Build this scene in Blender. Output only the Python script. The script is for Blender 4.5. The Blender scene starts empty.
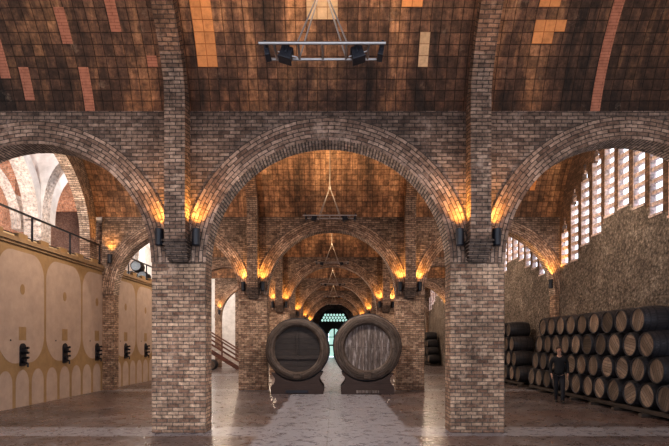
import bpy, bmesh, math, random
from math import sin, cos, pi, sqrt, atan2, radians
from mathutils import Vector, Matrix
random.seed(7)
scene = bpy.context.scene
COL = scene.collection

# ------------------------------------------------------------------ basics
CAMX, CAMZ, F = 0.155, 1.9, 500.0
VPX, VPY = 335.4, 343.0
W, H = 669.0, 446.0
YW = [1.10, 10.56, 20.05, 29.4, 38.8, 48.2, 57.6, 67.0]      # front faces of the cross walls
TH = 0.5                                                     # their thickness
XL, XR = -9.2, 9.15
PI_, PO = 2.58, 3.73                                         # nave pier inner / outer edge
PC = (PI_ + PO) / 2

def tag(o, label=None, cat=None, group=None, kind=None):
    if label: o['label'] = label
    if cat: o['category'] = cat
    if group: o['group'] = group
    if kind: o['kind'] = kind
    return o

def empty(name, loc=(0, 0, 0), rz=0, parent=None):
    o = bpy.data.objects.new(name, None)
    o.empty_display_size = 0.3
    COL.objects.link(o)
    o.location = loc
    o.rotation_euler = (0, 0, rz)
    if parent: o.parent = parent
    return o

class MB:
    """collects polygons with metre UVs"""
    def __init__(s):
        s.v = []; s.f = []; s.uv = []; s.mi = []
    def poly(s, pts, uv=None, m=0):
        pts = [Vector(p) for p in pts]
        b = len(s.v)
        s.v += pts
        s.f.append(list(range(b, b + len(pts))))
        if uv is None:
            n = Vector((0, 0, 0))
            for i in range(len(pts)):
                a, c = pts[i], pts[(i + 1) % len(pts)]
                n += a.cross(c)
            ax = max(range(3), key=lambda i: abs(n[i]))
            if ax == 0: uv = [(p.y, p.z) for p in pts]
            elif ax == 1: uv = [(p.x, p.z) for p in pts]
            else: uv = [(p.x, p.y) for p in pts]
        s.uv.append(uv); s.mi.append(m)
    def box(s, a, b, m=0, skip=''):
        x0, y0, z0 = a; x1, y1, z1 = b
        if 'f' not in skip: s.poly([(x0,y0,z0),(x1,y0,z0),(x1,y0,z1),(x0,y0,z1)], m=m)
        if 'b' not in skip: s.poly([(x1,y1,z0),(x0,y1,z0),(x0,y1,z1),(x1,y1,z1)], m=m)
        if 'l' not in skip: s.poly([(x0,y1,z0),(x0,y0,z0),(x0,y0,z1),(x0,y1,z1)], m=m)
        if 'r' not in skip: s.poly([(x1,y0,z0),(x1,y1,z0),(x1,y1,z1),(x1,y0,z1)], m=m)
        if 't' not in skip: s.poly([(x0,y0,z1),(x1,y0,z1),(x1,y1,z1),(x0,y1,z1)], m=m)
        if 'd' not in skip: s.poly([(x0,y1,z0),(x1,y1,z0),(x1,y0,z0),(x0,y0,z0)], m=m)
    def tube(s, p, q, r, n=8, r2=None, m=0, caps=True):
        p, q = Vector(p), Vector(q); r2 = r if r2 is None else r2
        d = (q - p); L = d.length; d.normalize()
        u = d.orthogonal().normalized(); w = d.cross(u)
        A = [p + (u*cos(2*pi*i/n) + w*sin(2*pi*i/n))*r for i in range(n)]
        B = [q + (u*cos(2*pi*i/n) + w*sin(2*pi*i/n))*r2 for i in range(n)]
        for i in range(n):
            j = (i+1) % n
            s.poly([A[i], A[j], B[j], B[i]], [(r*2*pi*i/n,0),(r*2*pi*(i+1)/n,0),(r*2*pi*(i+1)/n,L),(r*2*pi*i/n,L)], m)
        if caps:
            s.poly(A[::-1], m=m); s.poly(B, m=m)
    def lathe(s, prof, axis='x', n=32, m=0, c=(0,0,0), wob=None, close=False):
        # prof: list of (t along axis, radius)
        c = Vector(c)
        def P(t, r, a):
            if wob: r *= wob(a)
            if axis == 'x': return c + Vector((t, r*cos(a), r*sin(a)))
            if axis == 'y': return c + Vector((r*cos(a), t, r*sin(a)))
            return c + Vector((r*cos(a), r*sin(a), t))
        L = 0
        for k in range(len(prof)-1):
            (t0, r0), (t1, r1) = prof[k], prof[k+1]
            dl = sqrt((t1-t0)**2 + (r1-r0)**2)
            rm = max(r0, r1)
            for i in range(n):
                a, b = 2*pi*i/n, 2*pi*(i+1)/n
                pts = [P(t0,r0,a), P(t0,r0,b), P(t1,r1,b), P(t1,r1,a)]
                uv = [(a*rm, L), (b*rm, L), (b*rm, L+dl), (a*rm, L+dl)]
                if axis == 'y': pts = pts[::-1]; uv = uv[::-1]
                if r0 < 1e-6: pts.pop(0 if axis != 'y' else 3); uv.pop(0 if axis != 'y' else 3)
                elif r1 < 1e-6: pts.pop(3 if axis != 'y' else 0); uv.pop(3 if axis != 'y' else 0)
                s.poly(pts, uv, m)
            L += dl
    def build(s, name, mats, parent=None, smooth=False, weld=True, loc=None, bevel=0):
        me = bpy.data.meshes.new(name)
        me.from_pydata([tuple(v) for v in s.v], [], s.f)
        uvl = me.uv_layers.new(name='UVMap')
        k = 0
        for fi, u in enumerate(s.uv):
            for c in u:
                uvl.data[k].uv = c; k += 1
        for p, mi in zip(me.polygons, s.mi): p.material_index = mi
        if not isinstance(mats, (list, tuple)): mats = [mats]
        for m in mats: me.materials.append(m)
        if weld:
            bm = bmesh.new(); bm.from_mesh(me)
            bmesh.ops.remove_doubles(bm, verts=bm.verts, dist=1e-5)
            bmesh.ops.recalc_face_normals(bm, faces=bm.faces)
            bm.to_mesh(me); bm.free()
        if smooth:
            for p in me.polygons: p.use_smooth = True
        o = bpy.data.objects.new(name, me)
        COL.objects.link(o)
        if parent: o.parent = parent
        if loc: o.location = loc
        if smooth:
            try: me.set_sharp_from_angle(angle=radians(38))
            except Exception: pass
        if bevel:
            md = o.modifiers.new('bevel', 'BEVEL'); md.width = bevel; md.segments = 2; md.limit_method = 'ANGLE'
        return o

def children(o): return [c for c in bpy.data.objects if c.parent == o]
KIDS = {}
def copy_tree(o, parent=None):
    c = o.copy(); COL.objects.link(c); c.parent = parent
    if o.name not in KIDS: KIDS[o.name] = children(o)
    for ch in KIDS[o.name]: copy_tree(ch, c)
    return c

# ------------------------------------------------------------------ materials
class NT:
    def __init__(s, name):
        s.m = bpy.data.materials.new(name); s.m.use_nodes = True
        s.t = s.m.node_tree; s.t.nodes.clear()
        s.out = s.n('ShaderNodeOutputMaterial'); s.b = s.n('ShaderNodeBsdfPrincipled')
        s.l(s.b.outputs[0], s.out.inputs[0])
    def n(s, typ, **kw):
        nd = s.t.nodes.new(typ)
        for k, v in kw.items():
            if k.startswith('i_'): nd.inputs[k[2:].replace('_', ' ')].default_value = v
            else: setattr(nd, k, v)
        return nd
    def l(s, a, b): s.t.links.new(a, b)
    def pos(s): return s.n('ShaderNodeNewGeometry').outputs['Position']
    def uvs(s): return s.n('ShaderNodeTexCoord').outputs['UV']
    def obj(s): return s.n('ShaderNodeTexCoord').outputs['Object']
    def mapping(s, v, scale=(1,1,1), rot=(0,0,0), loc=(0,0,0)):
        mp = s.n('ShaderNodeMapping'); s.l(v, mp.inputs[0])
        mp.inputs['Scale'].default_value = scale; mp.inputs['Rotation'].default_value = rot; mp.inputs['Location'].default_value = loc
        return mp.outputs[0]
    def noise(s, v, scale, detail=4, rough=.6, dist=0):
        nd = s.n('ShaderNodeTexNoise'); s.l(v, nd.inputs['Vector'])
        nd.inputs['Scale'].default_value = scale; nd.inputs['Detail'].default_value = detail
        nd.inputs['Roughness'].default_value = rough; nd.inputs['Distortion'].default_value = dist
        return nd.outputs['Fac']
    def ramp(s, v, stops, interp='LINEAR'):
        r = s.n('ShaderNodeValToRGB'); s.l(v, r.inputs[0]); cr = r.color_ramp; cr.interpolation = interp
        while len(cr.elements) < len(stops): cr.elements.new(.5)
        for e, (p, c) in zip(cr.elements, stops):
            e.position = p
            e.color = (c, c, c, 1) if isinstance(c, (int, float)) else (*c, 1)
        return r.outputs[0]
    def mix(s, f, a, b, mode='MIX'):
        m = s.n('ShaderNodeMix', data_type='RGBA', blend_type=mode)
        for sock, v in ((m.inputs[0], f), (m.inputs[6], a), (m.inputs[7], b)):
            if isinstance(v, (int, float)): sock.default_value = v
            elif isinstance(v, tuple): sock.default_value = (*v, 1) if len(v) == 3 else v
            else: s.l(v, sock)
        return m.outputs[2]
    def math(s, op, a, b=0, c=0):
        m = s.n('ShaderNodeMath', operation=op)
        for i, v in enumerate((a, b, c)):
            if isinstance(v, (int, float)): m.inputs[i].default_value = v
            else: s.l(v, m.inputs[i])
        return m.outputs[0]
    def sep(s, v):
        n = s.n('ShaderNodeSeparateXYZ'); s.l(v, n.inputs[0]); return n.outputs
    def bump(s, h, strength=.5, dist=.02):
        b = s.n('ShaderNodeBump'); b.inputs['Strength'].default_value = strength; b.inputs['Distance'].default_value = dist
        s.l(h, b.inputs['Height']); s.l(b.outputs[0], s.b.inputs['Normal'])
    def color(s, c):
        if isinstance(c, tuple): s.b.inputs['Base Color'].default_value = (*c, 1)
        else: s.l(c, s.b.inputs['Base Color'])
    def rough(s, r):
        if isinstance(r, (int, float)): s.b.inputs['Roughness'].default_value = r
        else: s.l(r, s.b.inputs['Roughness'])

def M_brick(name, c1, c2, mortar, w=.23, h=.078, mort=.010, soot=None, stain=.55, off=.5, bumps=.6, vertical_warm=None):
    t = NT(name); uv = t.uvs(); P = t.pos()
    wob = t.noise(P, 5, 2)
    uvw = t.mix(.012, uv, t.n('ShaderNodeTexNoise', noise_dimensions='3D').outputs['Color'])
    nz = t.n('ShaderNodeTexNoise'); t.l(P, nz.inputs['Vector']); nz.inputs['Scale'].default_value = 6
    add = t.n('ShaderNodeVectorMath', operation='MULTIPLY_ADD')
    t.l(nz.outputs['Color'], add.inputs[0]); add.inputs[1].default_value = (.02, .02, 0); t.l(uv, add.inputs[2])
    br = t.n('ShaderNodeTexBrick', offset=off, offset_frequency=2, squash=1)
    t.l(add.outputs[0], br.inputs['Vector'])
    for k, v in (('Color1', c1), ('Color2', c2), ('Mortar', mortar)): br.inputs[k].default_value = (*v, 1)
    br.inputs['Scale'].default_value = 1; br.inputs['Brick Width'].default_value = w; br.inputs['Row Height'].default_value = h
    br.inputs['Mortar Size'].default_value = mort; br.inputs['Mortar Smooth'].default_value = .3; br.inputs['Bias'].default_value = 0
    col = br.outputs['Color']
    big = t.noise(P, .55, 6, .65)
    col = t.mix(1.0, col, t.ramp(big, [(.3, 1-stain), (.5, .95), (.68, 1.25)]), 'MULTIPLY')
    fine = t.noise(P, 9, 5, .7)
    col = t.mix(1.0, col, t.ramp(fine, [(.3, .42), (.5, 1.0), (.7, 1.6)]), 'MULTIPLY')
    pale = t.noise(P, 2.3, 6, .7)
    col = t.mix(t.ramp(pale, [(.58, 0), (.74, .5)]), col, tuple(min(1, x*1.3+.12) for x in c2))
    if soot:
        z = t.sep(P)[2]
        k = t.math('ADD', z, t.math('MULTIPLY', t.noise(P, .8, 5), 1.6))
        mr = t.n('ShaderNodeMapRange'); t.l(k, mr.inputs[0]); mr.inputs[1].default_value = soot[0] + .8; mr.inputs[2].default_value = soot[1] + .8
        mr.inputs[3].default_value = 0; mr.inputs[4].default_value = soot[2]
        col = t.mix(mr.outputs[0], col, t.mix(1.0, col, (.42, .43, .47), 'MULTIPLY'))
    t.color(col); t.rough(.9)
    hgt = t.math('ADD', t.math('MULTIPLY', br.outputs['Fac'], -1.0), t.math('MULTIPLY', fine, .9))
    t.bump(hgt, bumps, .03)
    return t.m

def M_vault(name, dark, rust, orange, side=.42, soot=.8):
    t = NT(name); uv = t.uvs(); P = t.pos()
    nz = t.n('ShaderNodeTexNoise'); t.l(P, nz.inputs['Vector']); nz.inputs['Scale'].default_value = 4
    add = t.n('ShaderNodeVectorMath', operation='MULTIPLY_ADD')
    t.l(nz.outputs['Color'], add.inputs[0]); add.inputs[1].default_value = (.025, .025, 0); t.l(uv, add.inputs[2])
    br = t.n('ShaderNodeTexBrick', offset=0.0, squash=1)
    t.l(add.outputs[0], br.inputs['Vector'])
    br.inputs['Color1'].default_value = (.62, .62, .62, 1); br.inputs['Color2'].default_value = (1.25, 1.2, 1.15, 1); br.inputs['Mortar'].default_value = (.3, .27, .25, 1)
    br.inputs['Scale'].default_value = 1; br.inputs['Brick Width'].default_value = .205; br.inputs['Row Height'].default_value = .205
    br.inputs['Mortar Size'].default_value = .009; br.inputs['Mortar Smooth'].default_value = .4
    sv = t.n('ShaderNodeVectorMath', operation='ADD'); t.l(t.mapping(uv, (1.0, .38, 1)), sv.inputs[0]); t.l(t.mapping(P, (0, .31, 0)), sv.inputs[1])
    a = t.noise(sv.outputs[0], 1.1, 8, .72, .35)
    col = t.ramp(a, [(.36, dark), (.5, rust), (.64, orange)])  # noise mixes dark brown, rust and orange tile colours
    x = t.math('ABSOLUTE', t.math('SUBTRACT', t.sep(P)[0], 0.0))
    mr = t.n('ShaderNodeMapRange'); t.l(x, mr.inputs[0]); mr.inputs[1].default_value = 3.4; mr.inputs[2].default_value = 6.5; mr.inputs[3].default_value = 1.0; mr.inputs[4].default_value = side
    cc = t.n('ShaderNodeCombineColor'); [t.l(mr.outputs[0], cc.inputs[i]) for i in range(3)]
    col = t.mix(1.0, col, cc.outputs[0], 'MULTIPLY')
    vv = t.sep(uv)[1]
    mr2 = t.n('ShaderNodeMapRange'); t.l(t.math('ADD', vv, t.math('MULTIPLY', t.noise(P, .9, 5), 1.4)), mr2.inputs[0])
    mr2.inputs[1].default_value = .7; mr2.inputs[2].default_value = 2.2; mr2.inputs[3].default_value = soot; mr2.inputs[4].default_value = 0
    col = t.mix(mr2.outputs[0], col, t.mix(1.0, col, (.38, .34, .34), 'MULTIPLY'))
    col = t.mix(1.0, col, br.outputs['Color'], 'MULTIPLY')
    f = t.noise(P, 7, 6, .75)
    col = t.mix(1.0, col, t.ramp(f, [(.3, .38), (.5, 1.0), (.72, 1.8)]), 'MULTIPLY')
    p2 = t.noise(P, 1.7, 8, .75)
    col = t.mix(t.ramp(p2, [(.6, 0), (.74, .5)]), col, (.36, .27, .2))
    t.color(col); t.rough(.85)
    t.bump(t.math('ADD', t.math('MULTIPLY', br.outputs['Fac'], -1), t.math('MULTIPLY', f, .6)), .6, .03)
    return t.m

def M_tile(name, c, mort=True):
    t = NT(name); uv = t.uvs(); P = t.pos()
    col = t.mix(1.0, c, t.ramp(t.noise(P, 6, 6, .7), [(.3, .7), (.5, 1.0), (.7, 1.2)]), 'MULTIPLY')
    br = t.n('ShaderNodeTexBrick', offset=0.0 if mort else .5); t.l(uv, br.inputs['Vector'])
    br.inputs['Scale'].default_value = 1; br.inputs['Brick Width'].default_value = .205 if mort else .3; br.inputs['Row Height'].default_value = .205 if mort else .055
    br.inputs['Mortar Size'].default_value = .008 if mort else .004
    a = .8 if mort else .9
    br.inputs['Color1'].default_value = (1, 1, 1, 1); br.inputs['Color2'].default_value = (a, a, a, 1); br.inputs['Mortar'].default_value = (.5, .42, .38, 1)
    col = t.mix(1.0, col, br.outputs['Color'], 'MULTIPLY')
    t.color(col); t.rough(.85)
    return t.m

def M_plain(name, c, r=.6, metal=0, var=.25, scale=8, bumps=0, emit=None):
    t = NT(name); P = t.pos()
    n = t.noise(P, scale, 5, .65)
    t.color(t.mix(1.0, c, t.ramp(n, [(.25, 1-var), (.75, 1+var)]), 'MULTIPLY')); t.rough(r)
    t.b.inputs['Metallic'].default_value = metal
    if bumps: t.bump(n, bumps, .02)
    if emit:
        t.b.inputs['Emission Color'].default_value = (*emit[0], 1); t.b.inputs['Emission Strength'].default_value = emit[1]
    return t.m

def M_wood(name, c1, c2, plank=.12, axis='v', r=.6, rnd=0, grey=None, bumps=.4):
    """planks from UV: boards stacked along u (axis 'u') or v"""
    t = NT(name); uv = t.uvs()
    if axis == 'u': uv = t.mapping(uv, rot=(0, 0, pi/2))
    br = t.n('ShaderNodeTexBrick', offset=.37); t.l(uv, br.inputs['Vector'])
    br.inputs['Scale'].default_value = 1; br.inputs['Brick Width'].default_value = 9.0; br.inputs['Row Height'].default_value = plank
    br.inputs['Mortar Size'].default_value = .004; br.inputs['Mortar'].default_value = (.12, .1, .09, 1)
    br.inputs['Color1'].default_value = (.65, .65, .65, 1); br.inputs['Color2'].default_value = (1.15, 1.15, 1.15, 1)
    g = t.noise(t.mapping(uv, (2.2, 28, 1)), 1.4, 6, .7, .5)
    col = t.ramp(g, [(.3, c1), (.68, c2)])
    if grey:
        col = t.mix(t.ramp(t.noise(t.mapping(uv, (1.2, 7, 1)), 1.2, 5, .7), [(.5, 0), (.7, .8)]), col, grey)
    col = t.mix(1.0, col, br.outputs['Color'], 'MULTIPLY')
    if rnd:
        oi = t.n('ShaderNodeObjectInfo')
        col = t.mix(1.0, col, t.ramp(oi.outputs['Random'], [(0, 1-rnd), (1, 1+rnd)]), 'MULTIPLY')
    t.color(col); t.rough(r)
    t.bump(t.math('SUBTRACT', g, br.outputs['Fac']), bumps, .01)
    return t.m

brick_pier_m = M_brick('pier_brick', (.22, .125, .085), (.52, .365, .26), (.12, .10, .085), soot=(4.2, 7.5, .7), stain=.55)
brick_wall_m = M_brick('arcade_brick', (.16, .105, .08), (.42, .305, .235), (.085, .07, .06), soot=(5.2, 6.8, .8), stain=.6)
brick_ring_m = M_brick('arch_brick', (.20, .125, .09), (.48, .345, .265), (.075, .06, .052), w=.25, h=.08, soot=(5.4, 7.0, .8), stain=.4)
brick_soffit_m = M_brick('soffit_brick', (.36, .27, .21), (.66, .53, .43), (.13, .11, .10), w=.3, h=.07, mort=.014, stain=.4)  # paler than the ring: light on the underside painted in
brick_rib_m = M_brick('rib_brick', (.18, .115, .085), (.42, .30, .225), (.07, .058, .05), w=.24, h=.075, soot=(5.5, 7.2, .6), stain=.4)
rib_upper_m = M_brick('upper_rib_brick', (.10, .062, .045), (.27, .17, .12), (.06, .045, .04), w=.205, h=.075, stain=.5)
corbel_m = M_brick('corbel_brick', (.11, .075, .06), (.20, .145, .115), (.05, .04, .035), w=.24, h=.07, stain=.4)
brick_shaded_m = M_brick('shaded_brick', (.10, .055, .035), (.19, .11, .07), (.08, .06, .05))  # dark tone paints in the shadow on the window piers
jamb_m = M_brick('daylit_brick', (.55, .40, .36), (.72, .58, .55), (.5, .45, .43), h=.085, stain=.3)  # pinkish pallor paints daylight onto the window reveals and rungs
plaster_brick_m = M_brick('limewashed_brick', (.52, .42, .36), (.66, .58, .53), (.55, .52, .5), stain=.3, mort=.014)
plaster_m = M_plain('lime_plaster', (.66, .63, .61), .9, var=.25, scale=2.2, bumps=.2)
orange_brick_m = M_brick('orange_brick', (.34, .15, .085), (.45, .23, .14), (.3, .24, .21), stain=.5)
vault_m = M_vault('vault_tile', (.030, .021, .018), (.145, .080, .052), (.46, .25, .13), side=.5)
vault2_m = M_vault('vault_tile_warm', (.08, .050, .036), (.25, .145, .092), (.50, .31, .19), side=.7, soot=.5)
tile_terra_m = M_tile('terracotta_patch', (.36, .155, .10), False)
tile_orange_m = M_tile('orange_tile_patch', (.62, .28, .11))
tile_pale_m = M_tile('pale_tile_patch', (.60, .42, .26))

def M_stone():
    t = NT('rubble_stone'); P = t.pos()
    a = t.noise(P, 1.1, 8, .7); b = t.noise(P, 11, 6, .8)
    vo = t.n('ShaderNodeTexVoronoi', feature='F1'); t.l(P, vo.inputs['Vector']); vo.inputs['Scale'].default_value = 9
    col = t.ramp(a, [(.3, (.13, .105, .09)), (.55, (.23, .19, .16)), (.7, (.36, .31, .265))])
    col = t.mix(1.0, col, t.ramp(b, [(.34, .25), (.5, 1.0), (.66, 2.0)]), 'MULTIPLY')
    col = t.mix(.6, col, t.mix(1.0, col, t.ramp(vo.outputs['Distance'], [(.1, 1.3), (.6, .55)]), 'MULTIPLY'))
    t.color(col); t.rough(.95)
    t.bump(t.math('SUBTRACT', b, t.math('MULTIPLY', vo.outputs['Distance'], .8)), .9, .08)
    return t.m
stone_m = M_stone()

def M_floor():
    t = NT('worn_concrete'); P = t.pos(); X, Y, Z = t.sep(P)
    n1 = t.noise(P, .5, 7, .65, .5); n2 = t.noise(P, 3.5, 8, .75, .8); n3 = t.noise(P, 22, 4, .7)
    base = t.ramp(n1, [(.32, (.035, .028, .031)), (.5, (.085, .068, .072)), (.68, (.17, .145, .15))])
    warm = t.ramp(t.noise(t.mapping(P, loc=(7, 3, 0)), .35, 4), [(.45, 0), (.62, .6)])
    base = t.mix(warm, base, (.15, .095, .08))
    # pale path down the nave, painted on as floor reflection beyond the tuns, and bands across between the piers
    wob = t.math('MULTIPLY', t.math('SUBTRACT', t.noise(P, 1.3, 6, .7), .5), .5)
    ax = t.math('ADD', t.math('ABSOLUTE', t.math('SUBTRACT', X, .16)), wob)
    path = t.n('ShaderNodeMapRange'); t.l(ax, path.inputs[0]); path.inputs[1].default_value = 1.56; path.inputs[2].default_value = 1.64; path.inputs[3].default_value = 1; path.inputs[4].default_value = 0
    yb = t.math('ABSOLUTE', t.math('SUBTRACT', t.math('MODULO', t.math('ADD', Y, 9.47*3 - 10.35), 9.42), 0.55))
    yb = t.math('ADD', yb, t.math('MULTIPLY', wob, 1.0))
    band = t.n('ShaderNodeMapRange'); t.l(yb, band.inputs[0]); band.inputs[1].default_value = .5; band.inputs[2].default_value = .62; band.inputs[3].default_value = .8; band.inputs[4].default_value = 0
    k = t.math('MAXIMUM', path.outputs[0], band.outputs[0])
    k = t.math('MULTIPLY', k, t.ramp(n2, [(.3, .3), (.5, .95)]))
    col = t.mix(k, base, (.27, .265, .30))
    spots = t.ramp(n2, [(.57, 0), (.68, .75)])
    col = t.mix(spots, col, (.34, .33, .37))
    col = t.mix(1.0, col, t.ramp(n3, [(.3, .8), (.7, 1.2)]), 'MULTIPLY')
    # saw-cut joints
    jy = t.math('LESS_THAN', t.math('ABSOLUTE', t.math('SUBTRACT', t.math('MODULO', t.math('ADD', Y, 30), 3.15), 1.5)), .012)
    jx = t.math('LESS_THAN', t.math('ABSOLUTE', t.math('SUBTRACT', t.math('MODULO', t.math('ADD', X, 30), 3.155), 1.6)), .012)
    col = t.mix(t.math('MULTIPLY', t.math('MAXIMUM', jx, jy), .5), col, (.05, .04, .04))
    t.color(col)
    t.rough(t.ramp(n2, [(.3, .16), (.65, .42)]))
    t.b.inputs['Specular IOR Level'].default_value = .6
    t.bump(n2, .15, .02)
    return t.m
floor_m = M_floor()

ochre_m = M_plain('ochre_paint', (.31, .205, .105), .75, var=.18, scale=3)
beige_m = M_plain('beige_paint', (.42, .325, .27), .75, var=.15, scale=2.5)
cornice_m = M_plain('cornice_paint', (.29, .20, .12), .8, var=.3, scale=4)
cream_m = M_plain('cream_paint', (.66, .55, .36), .8, var=.12, scale=2)
iron_m = M_plain('cast_iron', (.028, .028, .036), .4, metal=.4, var=.3, scale=20)
rail_m = M_plain('black_railing', (.02, .022, .03), .45, metal=.3)
black_m = M_plain('black_lamp_metal', (.018, .02, .028), .45)
alu_m = M_plain('aluminium', (.40, .38, .37), .4, metal=.8, var=.1)
rod_m = M_plain('pale_rod', (.30, .27, .25), .5, metal=.2, var=.1)
stave_m = M_wood('barrel_staves', (.022, .02, .024), (.062, .058, .066), .07, 'u', r=.5, rnd=.3, bumps=.6)
bhead_m = M_wood('barrel_head', (.085, .058, .044), (.25, .185, .14), .085, 'u', r=.75, rnd=.6, grey=(.27, .225, .19))
bhoop_m = M_plain('barrel_hoop', (.045, .045, .052), .5, metal=.5)
bluehead_m = M_plain('blue_grey_barrel_head', (.30, .38, .46), .6, var=.2)
tunrim_m = M_wood('tun_rim_oak', (.022, .015, .012), (.16, .115, .092), .09, 'v', r=.8, grey=(.20, .17, .155), bumps=1)
tundark_m = M_wood('tun_dark_head', (.012, .009, .009), (.055, .040, .035), .21, 'v', r=.6, bumps=.7)
tungrey_m = M_wood('tun_weathered_head', (.05, .038, .034), (.22, .175, .16), .115, 'u', r=.8, grey=(.55, .50, .50), bumps=1)
tunstave_m = M_wood('tun_staves', (.03, .022, .018), (.10, .075, .06), .12, 'u', r=.7)
cradle_m = M_wood('cradle_wood', (.035, .019, .016), (.085, .05, .04), .4, 'v', r=.6)
pallet_m = M_wood('rack_timber', (.045, .033, .028), (.10, .075, .06), .12, 'v', r=.8)
stair_m = M_wood('stair_wood', (.10, .035, .022), (.19, .075, .045), .15, 'v', r=.5)
step_m = M_plain('stone_step', (.55, .52, .5), .7)
skin_m = M_plain('skin', (.45, .27, .20), .5, var=.06)
shirt_m = M_plain('black_shirt', (.012, .012, .015), .85)
trouser_m = M_plain('dark_trousers', (.018, .018, .024), .85)
shoe_m = M_plain('shoe_leather', (.012, .011, .011), .4)
hair_m = M_plain('dark_hair', (.04, .022, .014), .6)
frame_m = M_plain('dark_window_frame', (.02, .022, .02), .5)

def M_glass():
    t = NT('green_glass'); tr = t.n('ShaderNodeBsdfTransparent'); tr.inputs[0].default_value = (.62, .86, .78, 1)
    mx = t.n('ShaderNodeMixShader'); mx.inputs[0].default_value = .12
    t.b.inputs['Base Color'].default_value = (.4, .6, .52, 1); t.b.inputs['Roughness'].default_value = .2
    t.l(tr.outputs[0], mx.inputs[1]); t.l(t.b.outputs[0], mx.inputs[2]); t.l(mx.outputs[0], t.out.inputs[0])
    return t.m
glass_m = M_glass()
lens_m = M_plain('warm_lamp_lens', (1, .6, .25), .5, emit=((1, .5, .15), 6))

# ------------------------------------------------------------------ vault geometry
RV = 4.67
def spring(k): return 6.8 if k <= 1 else 6.95
def vault_fn(k):
    """bay k lies in front of wall k"""
    y0, y1 = YW[k-1] + TH, YW[k]
    ym, hs = (y0+y1)/2, (y1-y0)/2
    zc = spring(k) - sqrt(RV*RV - hs*hs)
    th = math.acos(hs/RV)
    return y0, y1, ym, hs, zc, th
def vz(k, y):
    y0, y1, ym, hs, zc, th = vault_fn(k)
    return zc + sqrt(max(0, RV*RV - (y-ym)**2))
def wz(k, y):
    y0, y1, ym, hs, zc, th = vault_fn(k)
    return spring(k) - sqrt(5.3**2 - hs*hs) + sqrt(max(0, 5.3**2 - (y-ym)**2))
def px_to_vault(px, py, k=1):
    """x and arc length (from the wall) on the vault for a spot seen in the photograph - used for the replaced tiles"""
    sx, sz = (px - VPX)/F, (VPY - py)/F
    y = YW[k] - .001
    while y > YW[k-1]:
        if CAMZ + sz*y <= vz(k, y): break
        y -= .01
    # marching towards the camera: surface is met where the ray drops under it
    y = YW[k]
    best = None
    while y > YW[k-1] + TH:
        if CAMZ + sz*y < vz(k, y): best = y; break
        y -= .01
    y = best or YW[k]
    y0, y1, ym, hs, zc, th = vault_fn(k)
    ang = atan2(vz(k, y) - zc, y - ym)
    return CAMX + sx*y, RV*(ang - th)

patches = []
def patch(pts, m):
    q = [px_to_vault(*p) for p in pts]
    patches.append((q, m))
def cpatch(x, y0, y1, w, m):
    # a run of replaced tiles that keeps to its columns : x at the lower end y1, w columns wide
    a = px_to_vault(x, y1); b = px_to_vault(x, y0); g = .205
    c0 = round(a[0]/g)*g
    patches.append(([(c0+.01, a[1]), (c0+w*g-.01, a[1]), (c0+w*g-.01, b[1]), (c0+.01, b[1])], m))
cpatch(59, 3, 45, 1, 1); cpatch(115, -8, 36, 1, 1); cpatch(88, 65, 116, 1, 1); cpatch(20, 66, 97, 1, 1); cpatch(-2, 28, 74, 1, 1)
cpatch(592, -8, 110, 1, 1); cpatch(196, -8, 66, 2, 2)
patch([(147,57),(161,57),(163,67),(149,67)], 1)
patch([(305,-8),(334,-8),(334,20),(307,20)], 3)
patch([(405,-8),(424,-8),(422,13),(405,13)], 2)
patch([(417,35),(434,35),(432,68),(415,68)], 3)
patch([(545,-8),(561,-8),(558,12),(543,12)], 2)
patch([(538,26),(568,26),(568,35),(536,35)], 2)
patch([(538,34),(551,34),(549,43),(536,43)], 2)
def inside(p, q):
    r = False; n = len(q)
    for i in range(n):
        a, b = q[i], q[(i+1) % n]
        if (a[1] > p[1]) != (b[1] > p[1]) and p[0] < (b[0]-a[0])*(p[1]-a[1])/(b[1]-a[1]) + a[0]: r = not r
    return r

def build_vault(k, name='ceiling'):
    y0, y1, ym, hs, zc, th = vault_fn(k)
    mb = MB(); g = .205
    arc = RV*(pi - 2*th); n = int(arc/g) + 1
    x0, x1 = XL - .4, XR + .28
    rnd = random.Random(k*5)
    nx = int((x1 - x0)/g) + 1
    extra = [] if k == 1 else [(rnd.uniform(-8, 8), rnd.uniform(.5, arc-1), rnd.choice([.2, .4, .4]), rnd.uniform(.4, 2), rnd.choice([1, 2, 3])) for _ in range(12)]
    for i in range(n):
        s0, s1 = min(arc, i*g), min(arc, (i+1)*g)
        if s1 - s0 < 1e-4: continue
        a0, a1 = th + s0/RV, th + s1/RV
        for j in range(nx):
            xa = math.floor(x0/g)*g + j*g; xb = xa + g
            xa, xb = max(xa, x0), min(xb, x1)
            if xb - xa < 1e-4: continue
            c = ((xa+xb)/2, (s0+s1)/2); m = 0
            if k == 1:
                for q, mm in patches:
                    if inside(c, q): m = mm
            else:
                for (ex, es, ew, eh, em) in extra:
                    if abs(c[0]-ex) < ew/2+.05 and es < c[1] < es+eh: m = em
            P = lambda x, a: (x, ym + RV*cos(a), zc + RV*sin(a))
            mb.poly([P(xa,a0), P(xb,a0), P(xb,a1), P(xa,a1)], [(xa,s0),(xb,s0),(xb,s1),(xa,s1)], m)
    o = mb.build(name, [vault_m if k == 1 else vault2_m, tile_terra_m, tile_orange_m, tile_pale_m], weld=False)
    for p in o.data.polygons: p.use_smooth = False
    tag(o, None, None, None, 'structure')
    return o

for k in range(1, 8): build_vault(k)

# ------------------------------------------------------------------ ordinals
ORD = ['first', 'second', 'third', 'fourth', 'fifth', 'sixth', 'seventh', 'eighth', 'ninth', 'tenth', 'eleventh', 'twelfth', 'thirteenth']

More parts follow.
